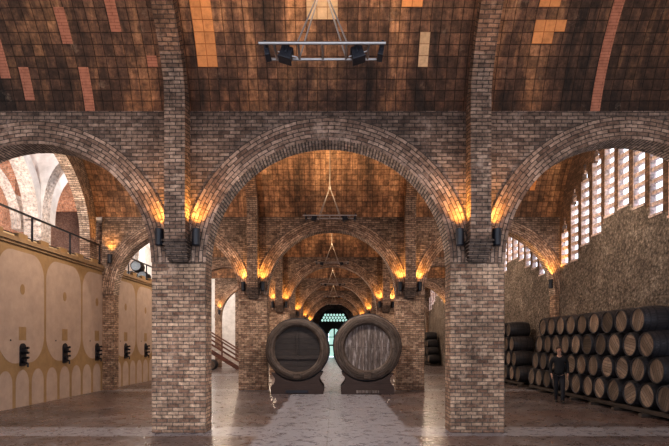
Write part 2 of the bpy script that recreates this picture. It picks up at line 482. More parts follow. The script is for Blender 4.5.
# ------------------------------------------------------------------ arcades (cross walls of three arches)
def arch_parts(root, cx, r, zs, xa, xb, zt, y0, y1, mw=brick_wall_m, mr=brick_ring_m, ms=brick_soffit_m, t=.48, b=None, N=40, ox=0):
    """arch across x. b = vertical half axis (defaults r)"""
    b = b or r
    ry0, ry1 = y0 - .02, y1 + .02
    ring = MB()
    def E(a, d): return (cx + (r+d)*cos(a), zs + (b+d)*sin(a))
    s = 0
    for i in range(N):
        a0, a1 = pi*i/N, pi*(i+1)/N
        (x0,z0),(x1,z1) = E(a0,0), E(a1,0); (X0,Z0),(X1,Z1) = E(a0,t), E(a1,t)
        ds = sqrt((x1-x0)**2 + (z1-z0)**2); k = 1.08
        for yy in (ry0, ry1):
            ring.poly([(x0,yy,z0),(X0,yy,Z0),(X1,yy,Z1),(x1,yy,z1)], [(s*k,0),(s*k,t),((s+ds)*k,t),((s+ds)*k,0)], 0)
        ring.poly([(x0,ry0,z0),(x1,ry0,z1),(x1,ry1,z1),(x0,ry1,z0)], [(0,s),(0,s+ds),(ry1-ry0,s+ds),(ry1-ry0,s)], 1)
        ring.poly([(X0,ry0,Z0),(X0,ry1,Z0),(X1,ry1,Z1),(X1,ry0,Z1)], m=0)
        s += ds
    for sg in (0, pi):
        (x0,z0),(X0,Z0) = E(sg,0), E(sg,t)
        ring.poly([(x0,ry0,zs),(X0,ry0,zs),(X0,ry1,zs),(x0,ry1,zs)], m=0)
    ro = ring.build('arch_ring', [mr, ms], root)
    sp = MB()
    xs = sorted(set([xa, xb] + [min(xb, max(xa, cx + (r+t*.6)*cos(pi*i/N))) for i in range(N+1)]))
    def zb(x):
        u = (x-cx)/(r+t*.6)
        return zs + (b+t*.6)*sqrt(max(0, 1-u*u)) if abs(u) < 1 else zs
    for i in range(len(xs)-1):
        x0, x1 = xs[i], xs[i+1]
        if x1-x0 < 1e-5: continue
        z0, z1 = zb(x0), zb(x1)
        for yy in (y0, y1): sp.poly([(x0,yy,z0),(x1,yy,z1),(x1,yy,zt),(x0,yy,zt)])
        sp.poly([(x0,y0,zt),(x1,y0,zt),(x1,y1,zt),(x0,y1,zt)])
        if z0 == zs and z1 == zs: sp.poly([(x0,y0,zs),(x0,y1,zs),(x1,y1,zs),(x1,y0,zs)])
    for xe in (xa, xb): sp.poly([(xe,y0,zs),(xe,y1,zs),(xe,y1,zt),(xe,y0,zt)])
    sp.build('spandrel', mw, root)
    return ro

def pillar(name, x0, x1, y0, y1, z1, mat=brick_pier_m, z0=0, label='', parts=True):
    cx, cy = (x0+x1)/2, (y0+y1)/2
    root = empty(name, (cx, cy, z0)); tag(root, label, 'pillar')
    mb = MB(); hx, hy, h = (x1-x0)/2, (y1-y0)/2, z1-z0
    nz = 14
    rnd = random.Random(int(x0*100)+int(y0*10))
    mb.box((-hx,-hy,0),(hx,hy,h), skip='')
    # bottom course slightly proud and worn
    o = mb.build('shaft', mat, root, bevel=.02)
    return root

ROWS = ['nearest row', 'second row back', 'third row back', 'fourth row back', 'fifth row back', 'sixth row back', 'farthest row']
def lamp_energy(k): return [0, 125, 145, 150, 150, 150, 150, 150][k]

def sconce_lamp(x, y, z, k, label, dirx=0):
    root = empty('wall_sconce', (x, y, z)); tag(root, label, 'lamp', 'black uplight sconces beside the corbels')
    mb = MB(); r = .085
    mb.lathe([(-.18, 0), (-.18, r*.8), (-.16, r), (.15, r), (.17, r*1.04), (.18, r*.94), (.10, r*.8), (.10, 0)], 'z', 16)
    mb.build('housing', black_m, root, smooth=True)
    mb = MB(); mb.box((-.03, .05, -.05), (.03, .135, .05)); mb.build('bracket', black_m, root)
    mb = MB(); mb.lathe([(.115, r*.72), (.116, 0)], 'z', 16); mb.build('lens', lens_m, root)
    l = bpy.data.lights.new('uplight', 'SPOT'); l.energy = lamp_energy(k); l.color = (1, .46, .10)
    l.spot_size = radians(100); l.spot_blend = .9; l.shadow_soft_size = .05
    lo = bpy.data.objects.new('uplight', l); COL.objects.link(lo)
    lo.parent = root; lo.location = (0, 0, .2); lo.rotation_euler = (pi + radians(6), 0, 0)
    return root

def corbel_mesh(w, d, h=.42, steps=6, sx=1):
    """stepped brick corbel, top at z=0, wall at y=0 growing towards -y"""
    mb = MB()
    for i in range(steps):
        z1 = -h*i/steps; z0 = -h*(i+1)/steps + .028
        f = 1 - i/steps*.72
        ww = w/2 + .05 - .009*i
        mb.box((-ww, -(d+.03)*f, z0), (ww, 0, z1))
        mb.box((-ww+.035, -(d+.03)*f+.05, z0-.03), (ww-.035, 0, z0))
    return mb

def rib_thing(k, x, side):
    """pilaster + rib running over bay k from wall k (y1) to wall k-1"""
    y0, y1, ym, hs, zc, th = vault_fn(k)
    root = empty('vault_rib', (x, y1, 0))
    tag(root, f'square brick rib on a stepped corbel, {side} of the nave, {ROWS[k-1]}', 'rib', kind='structure')
    w, d = .42, .37
    zb = 4.02 if k == 1 else 4.1
    zt = spring(k)
    mb = MB(); N = 44
    # intrados profile of the rib : points in (y,z)
    inner = [(y1 - d, zb)]; outer = [(y1, zb)]
    vs = []
    for i in range(N+1):
        a = th + (pi-2*th)*i/N
        py, pz = ym + RV*cos(a), zc + RV*sin(a)
        qy, qz = ym + (RV-.25)*cos(a), zc + (RV-.25)*sin(a)
        vs.append((py, pz, qy, qz))
    # blend : vertical pilaster first meets arc where qy <= y1-d
    for (py, pz, qy, qz) in vs:
        qy = min(max(qy, y0 + d), y1 - d)
        inner.append((qy, max(qz, zb+.2))); outer.append((py, pz + .02))
    inner.append((y0 + d, zb)); outer.append((y0, zb))
    s = 0
    for i in range(len(inner)-1):
        (a, b_), (c, e) = inner[i], inner[i+1]; (A, B), (C, E_) = outer[i], outer[i+1]
        ds = sqrt((a-c)**2 + (b_-e)**2)
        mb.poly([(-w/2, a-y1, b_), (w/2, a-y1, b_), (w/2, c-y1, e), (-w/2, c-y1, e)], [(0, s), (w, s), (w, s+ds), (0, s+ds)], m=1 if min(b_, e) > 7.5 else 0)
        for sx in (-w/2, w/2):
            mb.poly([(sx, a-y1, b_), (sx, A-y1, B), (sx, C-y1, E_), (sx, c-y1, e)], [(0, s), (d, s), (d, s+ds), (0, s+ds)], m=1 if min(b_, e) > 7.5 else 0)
        s += ds
    for (yy, oy) in ((y1-d, y1), (y0+d, y0)):
        mb.poly([(-w/2, yy-y1, zb), (w/2, yy-y1, zb), (w/2, oy-y1, zb), (-w/2, oy-y1, zb)])
    mb.build('rib', [brick_rib_m, rib_upper_m], root)
    c = corbel_mesh(w, d); c.build('corbel', corbel_m, root, loc=(0, 0, zb))
    if k > 1:
        c2 = corbel_mesh(w, d).build('corbel', corbel_m, root, loc=(0, y0-y1, zb)); c2.rotation_euler = (0, 0, pi)
    return root

LX0, LX1 = -8.74, XL          # left aisle outer support
for k in range(1, 8):
    y0, y1 = YW[k], YW[k] + TH
    zs = 3.60 if k == 1 else 3.85
    zt = spring(k) + .04
    row = ROWS[k-1]
    if k == 7: break
    for sx, nm in ((-1, 'left'), (1, 'right')):
        xa, xb = sorted((sx*PI_, sx*PO))
        # plain words for one pier
        pillar('brick_pillar', xa, xb, y0, y1, zs, label=f'square weathered brick pier standing on the {nm} side of the nave, {row}')
    p = pillar('brick_pillar', 8.95, XR, y0 + .02, y1 - .02, zs, label=f'thin brick pier against the stone wall of the right aisle, {row}')
    if k in (1, 2, 3):
        p = pillar('brick_pillar', LX1, LX0, y0 + .02, y1 - .02, zs, label=f'narrow brick pier against the painted tank wall of the left aisle, {row}')
    else:
        p = pillar('brick_pillar', LX1, LX0, y0 + .02, y1 - .02, zs, label=f'narrow brick pier on the outer side of the left aisle, {row}')
    a = empty('brick_arch', (0, 0, 0)); tag(a, f'round brick arch over the central nave, {row} of the arcade', 'arch')
    arch_parts(a, 0, PI_, zs, -PC, PC, zt, y0, y1)
    a = empty('brick_arch', (0, 0, 0)); tag(a, f'round brick arch over the left aisle, {row} of the arcade', 'arch')
    arch_parts(a, -(PO + 8.74)/2, (8.74-PO)/2, zs, XL, -PC, zt, y0, y1)
    a = empty('brick_arch', (0, 0, 0)); tag(a, f'round brick arch over the right aisle, {row} of the arcade', 'arch')
    arch_parts(a, (PO + 8.95)/2, (8.95-PO)/2, zs, PC, XR, zt, y0, y1)

for k in range(1, 8):
    for sx, nm in ((-1, 'left'), (1, 'right')):
        if k < 7:
            rib_thing(k, sx*(PC-.03), nm)
            zl = 4.1 if k == 1 else 4.15
            for dx, nn in ((-.385, 'left'), (.385, 'right')):
                sconce_lamp(sx*(PC-.03) + dx, YW[k] - .16, zl, k, f'black uplight {nn} of the corbel on the {nm} nave pier, {ROWS[k-1]}')
        else:
            pass
# outer aisle sconces
for k in (1, 2, 3, 4):
    sconce_lamp(8.72, YW[k] - .16, 4.25, k, f'black uplight glowing on the outer pier of the right aisle, {ROWS[k-1]}')
    if k > 1: sconce_lamp(-8.82, YW[k] - .16, 5.25 if k < 4 else 4.3, k, f'black uplight glowing above the outer pier of the left aisle, {ROWS[k-1]}')

# ------------------------------------------------------------------ right wall with brick lattice windows
wr = MB()
def add_right_bay(k):
    y0, y1, ym, hs, zc, th = vault_fn(k)
    xa, xb = XR, XR + .17
    pitch, ow = .80, .60
    cs = []
    c = y1 - .42 - TH*0
    while c - ow/2 > y0 + .1: cs.append(c); c -= pitch
    sill = lambda y: max(5.0, 6.35 - .40*abs(y - (ym + .25)))
    edges = [y1 + TH]
    cols = []
    prev = y1 + TH
    win = empty('window_%d' % k, (XR, ym, 0)); tag(win, None, None, None, 'structure')
    for i, c in enumerate(cs):
        a, b = c - ow/2, c + ow/2
        # solid strip between prev and b
        for (p, q, z0, z1, m) in ((b, prev, 0, sill((b+prev)/2), 0), (b, prev, sill((b+prev)/2), 99, 1)):
            zz = z1 if z1 < 50 else max(vz(k, max(y0, min(y1, p))), vz(k, max(y0, min(y1, q)))) + .05
            wr.box((xa, p, z0), (xb, q, zz), m)
        sl = sill(c) - .12*(i % 2)
        top = min(wz(k, a), wz(k, b)) - .12
        wr.box((xa, a, 0), (xb, b, sl), 0)
        if top - .75 > sl + .2:
            h0 = top - .75
            zz = max(vz(k, a), vz(k, b)) + .05
            for j, f in enumerate((.62, .3)):
                g = ow/2*(1-f)
                za, zb2 = h0 + .28*j, h0 + .28*(j+1)
                wr.box((xa, a, za), (xb, a+g, zb2), 1); wr.box((xa, b-g, za), (xb, b, zb2), 1)
            wr.box((xa, a, h0 + .56), (xb, b, zz), 1)
            hh = h0 + .56
        else:
            zz = max(vz(k, a), vz(k, b)) + .05
            hh = top
            wr.box((xa, a, top), (xb, b, zz), 1)
        # reveal and rungs, daylight painted in as a pale tone
        jb = MB()
        jb.box((xa+.01-XR, b-.03-ym, sl), (xb+.01-XR, b-ym, h0 if top-.75 > sl+.2 else hh), 0)
        jb.box((xa+.01-XR, a-ym, sl), (xb+.01-XR, a+.03-ym, h0 if top-.75 > sl+.2 else hh), 0)
        jb.box((xa-.03-XR, a-ym, sl-.05), (xb+.1-XR, b-ym, sl+.02), 0)
        jb.build('window_reveal', jamb_m, win)
        rg = MB(); z = sl + .26
        while z < hh - .05:
            inset = 0 if z < (h0 if top-.75 > sl+.2 else hh) - .08 else ow*.22
            rg.box((xa+.04-XR, a+.03+inset-ym, z), (xb-.01-XR, b-.03-inset-ym, z+.12))
            z += .33
        rg.build('brick_rung', jamb_m, win)
        prev = a
    wr.box((xa, y0 - (TH if k == 1 else 0), 0), (xb, prev, sill(prev)), 0)
    wr.box((xa, y0, sill(prev)), (xb, prev, max(vz(k, y0), vz(k, prev)) + .05), 1)
for k in range(1, 8): add_right_bay(k)
tag(wr.build('wall_right', [stone_m, brick_shaded_m], weld=False), kind='structure')

# ------------------------------------------------------------------ floor
mb = MB(); mb.box((-20, -1.5, -.2), (12, 67.5, 0)); tag(mb.build('floor', floor_m), kind='structure')

# ------------------------------------------------------------------ tank wall (left)
TX = XL
tank = MB(); tank.box((TX-.3, -1.5, 0), (TX, YW[3]+TH, 4.78))
tw = tank.build('wall_left', ochre_m); tag(tw, kind='structure')
pan = MB()
def rpoly(yc, w, z0, z1, rt, rb, x, n=8, top_round=True):
    pts = []
    hw = w/2
    def arc(cy, cz, ry, rz, a0, a1):
        for i in range(n+1):
            a = a0 + (a1-a0)*i/n; pts.append((x, cy + ry*cos(a), cz + rz*sin(a)))
    arc(yc+hw-rt[0], z1-rt[1], rt[0], rt[1], 0, pi/2)
    arc(yc-hw+rt[0], z1-rt[1], rt[0], rt[1], pi/2, pi)
    arc(yc-hw+rb[0], z0+rb[1], rb[0], rb[1], pi, 3*pi/2)
    arc(yc+hw-rb[0], z0+rb[1], rb[0], rb[1], 3*pi/2, 2*pi)
    return pts
def plate(mb, pts, th=.006, m=0):
    mb.poly(pts, m=m)
    n = len(pts)
    for i in range(n):
        a, b = pts[i], pts[(i+1) % n]
        mb.poly([a, b, (b[0]-th, b[1], b[2]), (a[0]-th, a[1], a[2])], m=m)
orn = MB()
tank_y = []
for k in (1, 2, 3):
    base = YW[k] - (.45 if k == 2 else .12)
    for j in range(4): tank_y.append(base - 2.33*j)
for yc in tank_y:
    if yc < 0: continue
    plate(pan, rpoly(yc, 2.22, 1.30, 4.62, (.62, .72), (.78, .85), TX+.006))
    for j in (-1, 0, 1):
        yy = yc + j*.777
        plate(pan, rpoly(yy, .62, -.02, 1.10, (.31, .40), (.02, .02), TX+.006))
    plate(orn, [(TX+.011, yc-.17, 1.98), (TX+.011, yc+.17, 1.98), (TX+.011, yc+.17, 2.38), (TX+.011, yc-.17, 2.38)], .005)
    plate(orn, [(TX+.011, yc + .11*cos(2*pi*i/14), 3.5 + .16*sin(2*pi*i/14)) for i in range(14)], .005)
    plate(orn, [(TX+.012, yc - .55 + .03*cos(2*pi*i/8), 1.98 + .03*sin(2*pi*i/8)) for i in range(8)], .005, 1)
po = pan.build('painted_panel', beige_m, tw); oo = orn.build('painted_ornament', [ochre_m, iron_m], tw)
mb = MB()
mb.box((TX-.35, -1.5, 4.78), (TX+.06, YW[3]+TH, 4.86)); mb.box((TX-.35, -1.5, 4.86), (TX+.12, YW[3]+TH, 4.93)); mb.box((TX-.35, -1.5, 4.93), (TX+.08, YW[3]+TH, 5.0))
mb.build('cornice', cornice_m, tw)

# spigots
def make_tap():
    root = empty('tank_tap')
    mb = MB()
    # rounded iron plate
    pts = []
    for i in range(13): a = pi*i/12; pts.append((.04, .14*cos(a), .50 + .14*sin(a)))
    pts += [(.04, -.14, 0), (.04, .14, 0)]
    mb.poly(pts)
    for i in range(len(pts)):
        a, b = pts[i], pts[(i+1) % len(pts)]
        mb.poly([a, b, (0, b[1], b[2]), (0, a[1], a[2])])
    mb.build('backplate', iron_m, root)
    mb = MB(); mb.lathe([(0, .10), (.10, .10), (.12, .06), (.14, 0)], 'x', 14, c=(.03, 0, .42)); mb.lathe([(0, .08), (.09, .08), (.10, 0)], 'x', 14, c=(.03, 0, .17)); mb.build('valve_body', iron_m, root, smooth=True)
    for z in (.50, .36, .22):
        mb = MB(); mb.tube((.08, 0, z), (.26, -.05, z+.01), .025); mb.lathe([(-.03, 0), (-.03, .035), (.03, .035), (.03, 0)], 'x', 10, c=(.27, -.05, z+.01)); mb.build('tap_handle', iron_m, root, smooth=True)
    mb = MB(); mb.tube((.08, 0, .10), (.22, 0, .06), .03); mb.tube((.22, 0, .07), (.22, 0, -.04), .03); mb.build('spout', iron_m, root, smooth=True)
    return root
tap = make_tap(); first = True
vis = sorted([y for y in tank_y if 14 < y < 26 and abs(y-22.4) < 99])
for i, y in enumerate(vis):
    o = tap if first else copy_tree(tap); first = False
    o.location = (TX+.005, y, 1.22); o.scale = (.75, 1.05, 1.05)
    tag(o, f'black cast-iron tap fitting on the painted tank wall, {ORD[i]} from the left', 'tap', 'iron taps along the tank wall')

# gallery railing + blocks
for k in (1, 2, 3):
    ya, yb = (YW[k-1]+TH if k > 1 else -1), YW[k]
    r = empty('gallery_railing', (TX-.08, (ya+yb)/2, 5.0)); tag(r, f'thin black steel railing along the gallery edge, {["in front of", "behind", "two bays behind"][k-1]} the nearest cross wall' if k < 3 else 'thin black steel railing along the gallery edge, farthest stretch', 'railing')
    L = (yb-ya)/2 - .02
    mb = MB(); mb.box((-.03, -L, .78), (.03, L, .83)); mb.build('handrail', rail_m, r)
    mb = MB(); mb.box((-.012, -L, .10), (.012, L, .125)); mb.build('lower_rail', rail_m, r)
    n = 4
    for i in range(n+1):
        yy = -L + .03 + (2*L-.06)*i/n
        mb = MB(); mb.box((-.022, yy-.022, 0), (.022, yy+.022, .8)); mb.build('post', rail_m, r)
    n = 8
    for i in range(n):
        yy = ya + (yb-ya)*(i+.5)/n
        if yy < 12: continue
        mb = MB(); mb.box((-.14, -.22, 0), (.0, .22, .17)); o = mb.build('ledge_block', ochre_m, bevel=.01); o.location = (TX+.02-.02, yy, 5.0)
        tag(o, f'small ochre block on the tank wall ledge, {ORD[i]} from the camera, {["near","middle","far"][k-1]} bay', 'block', 'ochre blocks on the tank wall ledge')

# ------------------------------------------------------------------ gallery
mb = MB(); mb.box((-18, -1.5, 4.72), (TX-.3, YW[3]+TH, 4.98)); tag(mb.build('gallery_floor', plaster_m), kind='structure')
mb = MB(); mb.box((-18.3, -1.5, 4.98), (-18, YW[4], 12.0)); tag(mb.build('wall_gallery', orange_brick_m), kind='structure')
mb = MB(); mb.box((-18, YW[4], 9.3), (XL-.3, YW[4]+.3, 12.0)); tag(mb.build('wall_gallery_end', orange_brick_m), kind='structure')
# gallery vaults
for k in (2, 3, 4):
    y0, y1 = YW[k-1] + TH/2, YW[k] + TH/2
    ym, hs = (y0+y1)/2, (y1-y0)/2; mb = MB(); N = 24; s = 0
    for i in range(N):
        a0, a1 = pi*i/N, pi*(i+1)/N
        pa, pb = (ym+hs*cos(a0), 9.7+2.2*sin(a0)), (ym+hs*cos(a1), 9.7+2.2*sin(a1)); ds = math.dist(pa, pb)
        mb.poly([(-18, pa[0], pa[1]), (TX-.26, pa[0], pa[1]), (TX-.26, pb[0], pb[1]), (-18, pb[0], pb[1])], [(-18, s), (TX, s), (TX, s+ds), (-18, s+ds)]); s += ds
    tag(mb.build('ceiling', orange_brick_m), kind='structure')

def long_arch(root, x0, x1, ym, hs, zs, b, t, y_lo, y_hi, zt, mr, ms, mw=None):
    """arch running along y"""
    N = 32; ring = MB(); s = 0
    E = lambda a, d: (ym + (hs+d)*cos(a), zs + (b+d)*sin(a))
    for i in range(N):
        a0, a1 = pi*i/N, pi*(i+1)/N
        (p0,z0),(p1,z1) = E(a0,0), E(a1,0); (P0,Z0),(P1,Z1) = E(a0,t), E(a1,t)
        ds = math.dist((p0,z0),(p1,z1))
        for xx in (x0, x1): ring.poly([(xx,p0,z0),(xx,P0,Z0),(xx,P1,Z1),(xx,p1,z1)], [(s,0),(s,t),(s+ds,t),(s+ds,0)], 0)
        ring.poly([(x0,p0,z0),(x1,p0,z0),(x1,p1,z1),(x0,p1,z1)], [(0,s),(x1-x0,s),(x1-x0,s+ds),(0,s+ds)], 1)
        ring.poly([(x0,P0,Z0),(x1,P0,Z0),(x1,P1,Z1),(x0,P1,Z1)], m=0)
        s += ds
    ring.build('arch_ring', [mr, ms], root)

for k in (1, 2, 3):
    y0, y1, ym, hs, zc, th = vault_fn(k)
    a = empty('brick_arch', (0, 0, 0)); tag(a, f'tall brick arch opening the left aisle to the gallery, {ROWS[k-1].replace("row back","bay").replace("row","bay")}', 'arch')
    long_arch(a, TX-.62, TX-.22, ym, 3.95, 6.0, 3.1, .48, 0, 0, 0, brick_ring_m, brick_soffit_m)
    for yy in ((y0, ym-3.95), (ym+3.95, y1)):
        mb = MB(); mb.box((TX-.62, yy[0], 5.0), (TX-.22, yy[1], 6.0)); mb.build('arch_leg', brick_ring_m, a)
    # infill between pilaster and ring
    N = 20
    mb = MB()
    for i in range(48):
        p_, q_ = ym - hs + 2*hs*i/48, ym - hs + 2*hs*(i+1)/48
        e_ = lambda y: 6.0 + 3.4*sqrt(max(0, 1 - ((y-ym)/4.25)**2))
        for xx in (TX-.58, TX-.25): mb.poly([(xx, p_, e_(p_)), (xx, q_, e_(q_)), (xx, q_, vz(k, q_)+.02), (xx, p_, vz(k, p_)+.02)])
    mb.build('spandrel', brick_wall_m, a)

GX = -12.0
for k in (2, 3):
    y0 = YW[k]
    p = empty('plaster_pillar', (GX, y0+.35, 4.98)); tag(p, f'whitewashed gallery pier with flaring arches, {"nearer" if k == 2 else "farther"} of the two', 'pillar')
    mb = MB(); mb.box((-.35, -.35, 0), (.35, .35, 1.9)); mb.build('shaft', plaster_brick_m, p, bevel=.015)
    a = empty('plaster_arch', (0, 0, 0)); tag(a, f'white plastered arch crossing the gallery from the {"nearer" if k == 2 else "farther"} whitewashed pier', 'arch')
    arch_parts(a, (GX+.35+TX-.36)/2, (abs(GX+.35-(TX-.36)))/2, 6.85, GX-.2, TX-.37, 10.2, y0+.1, y0+.6, plaster_m, plaster_m, plaster_brick_m, t=.3, b=2.45)
for k in (2, 3):
    y0, y1 = YW[k-1]+.7, YW[k]
    a = empty('plaster_arch', (0, 0, 0)); tag(a, f'pale arch running along the middle of the gallery, {"nearer" if k == 2 else "farther"} one', 'arch')
    long_arch(a, GX-.3, GX+.3, (y0+y1)/2+.15, (y1-y0)/2-.25+.0, 6.85, 3.3, .45, 0, 0, 0, plaster_m, plaster_brick_m)
# far transverse brick arch behind in gallery
a = empty('brick_arch', (0, 0, 0)); tag(a, 'red brick arch deep in the gallery beyond the whitewashed piers', 'arch')
arch_parts(a, -15.3, 2.4, 6.5, -17.98, -12.75, 9.9, YW[2]+.1, YW[2]+.6, orange_brick_m, plaster_brick_m, plaster_brick_m, t=.4, b=3.0)
mb = MB(); mb.box((-.12, -8.5, 0), (.12, 8.5, .55)); mb.box((-.17, -8.5, .55), (.17, 8.5, .62))
o = mb.build('parapet', cream_m); o.location = (-10.9, 20.5, 4.98); tag(o, 'low cream parapet running along the gallery behind the railing', 'parapet')

# white plaster beyond bay three
mb = MB(); mb.box((-14.0, YW[3]+TH, 0), (-13.7, YW[5], 9.3)); mb.box((-13.7, YW[3]+TH, 8.9), (XL-.02, YW[5], 9.3)); mb.box((-14, YW[5]+.0, 0), (XL-.3, YW[5]+.3, 9.3)); tag(mb.build('wall_far_left', plaster_m), kind='structure')
mb = MB(); mb.box((XL-.3, YW[5], 0), (XL, 67, 9.3)); tag(mb.build('wall_left_rear', brick_wall_m), kind='structure')

# ------------------------------------------------------------------ end wall with fan window
EY = 67.0
mb = MB()
ro, zsp = 2.05, 4.55
N = 24
mb.box((XL, EY, 0), (-ro, EY+.5, 9.4)); mb.box((ro, EY, 0), (XR+.28, EY+.5, 9.4))
for i in range(N):
    a0, a1 = pi*i/N, pi*(i+1)/N
    xs_ = (ro*cos(a0), ro*cos(a1)); zs_ = (zsp+ro*sin(a0), zsp+ro*sin(a1))
    mb.poly([(xs_[0],EY,zs_[0]), (xs_[1],EY,zs_[1]), (xs_[1],EY,9.4), (xs_[0],EY,9.4)])
    mb.poly([(xs_[0],EY,zs_[0]), (xs_[1],EY,zs_[1]), (xs_[1],EY+.5,zs_[1]), (xs_[0],EY+.5,zs_[0])])
tag(mb.build('wall_back', brick_wall_m, weld=False), kind='structure')
win = empty('window_9', (0, EY+.2, 0)); tag(win, kind='structure')
fr = MB()
# solid dark screen with glazed hexagons set in front, small arched window under it
def in_fan(x, z): return (x*x + (z-zsp)**2 < (ro-.18)**2) if z > zsp else abs(x) < ro-.18
fr.box((-ro, 0, 0), (-.8, .06, 4.5)); fr.box((.8, 0, 0), (ro, .06, 4.5)); fr.box((-.8, 0, 3.95), (.8, .06, 4.5))
n = 20
fan = [(ro*cos(pi*i/n), 0, zsp+ro*sin(pi*i/n)) for i in range(n+1)]
fr.poly([(p[0], .08, p[2]) for p in fan] + [(-ro, .08, 4.5), (ro, .08, 4.5)])
fr.tube((-.8, .03, 1.6), (.8, .03, 1.6), .1); fr.tube((0, .03, 0), (0, .03, 3.9), .09); fr.tube((-.8, .03, 2.7), (.8, .03, 2.7), .05)
for i in range(8):
    a0, a1 = pi*i/8, pi*(i+1)/8
    fr.tube((.75*cos(a0), .03, 3.2+.7*sin(a0)), (.75*cos(a1), .03, 3.2+.7*sin(a1)), .06)
    fr.poly([(.8*cos(a0), .02, 3.2+.75*sin(a0)), (.8*cos(a1), .02, 3.2+.75*sin(a1)), (.8*cos(a1), .02, 4.0), (.8*cos(a0), .02, 4.0)])
fr.build('window_frame', frame_m, win)
gl_m = M_plain('daylit_glass', (.5, .75, .65), .3, var=.25, scale=3, emit=((.55, .88, .78), .65))
for r_ in range(3):
    for c_ in range(-4, 5):
        x = c_*.40 + (.20 if r_ % 2 else 0); z = 4.95 + r_*.36
        if in_fan(x, z) and in_fan(x, z+.2):
            h_ = MB(); h_.poly([(x+.17*cos(pi/6+pi*i/3), .05, z+.19*sin(pi/6+pi*i/3)) for i in range(6)]); h_.build('pane', gl_m, win)
pn = MB(); pts = [(.72*cos(pi*i/12), .05, 3.2+.68*sin(pi*i/12)) for i in range(13)] + [(-.72, .05, .1), (.72, .05, .1)]
pn.poly(pts); pn.build('pane', gl_m, win)

# ------------------------------------------------------------------ hanging truss lights
def make_truss():
    root = empty('truss_chandelier')
    for yy, L in ((-.2, .89), (.2, .84)):
        mb = MB(); mb.tube((-L, yy, 0), (L, yy, 0), .022); mb.build('rail', alu_m, root, smooth=True)
    for i, x in enumerate((-.68, -.34, 0, .34, .66)):
        mb = MB(); mb.tube((x, -.2, 0), (x, .2, 0), .017); mb.build('rung', alu_m, root, smooth=True)
    for x in (-.35, .35):
        for yy in (-.2, .2):
            mb = MB(); mb.tube((x, yy, 0), (0, 0, .98), .012); mb.build('hanger_rod', rod_m, root, smooth=True)
    mb = MB(); mb.tube((0, 0, .96), (0, 0, 2.95), .014); mb.lathe([(.9, 0), (.92, .04), (1.0, .04), (1.02, 0)], 'z', 10); mb.build('drop_rod', rod_m, root, smooth=True)
    for x, tilt in ((-.52, .5), (.5, -.5), (.84, 1.2), (-.80, -1.2)):
        h = MB()
        big = abs(x) < .6
        w = .085 if big else .035
        h.box((-w, -.08, -.08), (w, .08, .08)); h.box((-w*1.15, -.10, -.10), (w*1.15, .10, -.08)); h.box((-.02, -.1, -.02), (.02, .1, .11))
        ho = h.build('floodlight', black_m, root, bevel=.01); ho.location = (x, 0, -.04 if big else 0); ho.rotation_euler = (0, tilt*.6 if big else tilt*.15, 0)
        if big:
            b = MB(); b.tube((-.13, 0, 0), (.17, 0, .0), .012); b.build('bracket', alu_m, ho)
    return root
tr = make_truss()
for i in range(6):
    o = tr if i == 0 else copy_tree(tr)
    o.location = (-.03, 7.2 + 9.44*i, 6.1)
    tag(o, f'aluminium ladder truss with black floodlights hanging over the nave, {ORD[i]} from the camera', 'light', 'hanging ladder trusses')
    y = 7.2 + 9.44*i
    for (dx, rx, e, c, ang) in ((-.86, pi, 230, (1, .68, .38), 150), (.80, pi, 230, (1, .68, .38), 150), (-.5, 0, 210, (1, .9, .8), 150), (.46, 0, 210, (1, .9, .8), 150)):
        l = bpy.data.lights.new('flood', 'SPOT'); l.energy = e*(1.0 if i == 0 else 1.5); l.color = c; l.spot_size = radians(ang); l.spot_blend = .8; l.shadow_soft_size = .12
        lo = bpy.data.objects.new('flood', l); COL.objects.link(lo); lo.location = (dx, y + (-.35 if rx else 0), 6.3 if rx else 5.85); lo.rotation_euler = (rx, 0, 0)
# added fill lights in the aisle bays, without fixtures
for k in range(0, 6):
    for x in (-6.2, 6.3):
        l = bpy.data.lights.new('aisle', 'POINT'); l.energy = (260 if k == 0 else 420) * (1.0 if x < 0 else .75); l.color = (1, .78, .58); l.shadow_soft_size = .15
        lo = bpy.data.objects.new('aisle', l); COL.objects.link(lo); lo.location = (x, (YW[k]+TH+YW[k+1])/2 if k else 5.0, 6.9)
for (x, y, z, e) in ((-10.8, 15.5, 9.3, 420), (-14.5, 15.5, 9.5, 380), (-10.8, 24.5, 9.3, 420), (-15, 25, 9.5, 380), (-11.5, 34, 7.5, 450), (-11.5, 43.5, 6.5, 320)):  # added fill lights to brighten the gallery side, without fixtures
    l = bpy.data.lights.new('gallery', 'POINT'); l.energy = e; l.color = (1, .93, .86); l.shadow_soft_size = .3
    lo = bpy.data.objects.new('gallery', l); COL.objects.link(lo); lo.location = (x, y, z)

# ------------------------------------------------------------------ barrels
BR, BE, BL = .372, .315, .90
def make_barrel(headmat=None):
    root = empty('wine_barrel')
    prof = []
    n = 10
    def R(t): return BE + (BR-BE)*(1-(2*t/BL)**2)
    mb = MB()
    pr = [(-BL/2+.035, BE-.03), (-BL/2, BE-.02), (-BL/2, BE)] + [(-BL/2 + BL*i/n, R(-BL/2 + BL*i/n)) for i in range(1, n)] + [(BL/2, BE), (BL/2, BE-.02), (BL/2-.035, BE-.03)]
    mb.lathe(pr, 'x', 24)
    mb.build('stave_body', stave_m, root, smooth=True)
    for s in (-1, 1):
        h = MB(); x = s*(BL/2-.03); N = 24
        h.poly([(x, (BE-.025)*cos(2*pi*i/N), (BE-.025)*sin(2*pi*i/N)) for i in range(N)])
        h.build('barrel_head', headmat or bhead_m, root)
    h = MB()
    for t in (-.42, -.30, -.14, .14, .30, .42):
        r0, r1 = R(t-.02)+.004, R(t+.02)+.004
        h.lathe([(t-.02, r0-.01), (t-.02, r0), (t+.02, r1), (t+.02, r1-.01)], 'x', 24)
    h.build('hoop', bhoop_m, root)
    return root
proto = make_barrel(); used = False
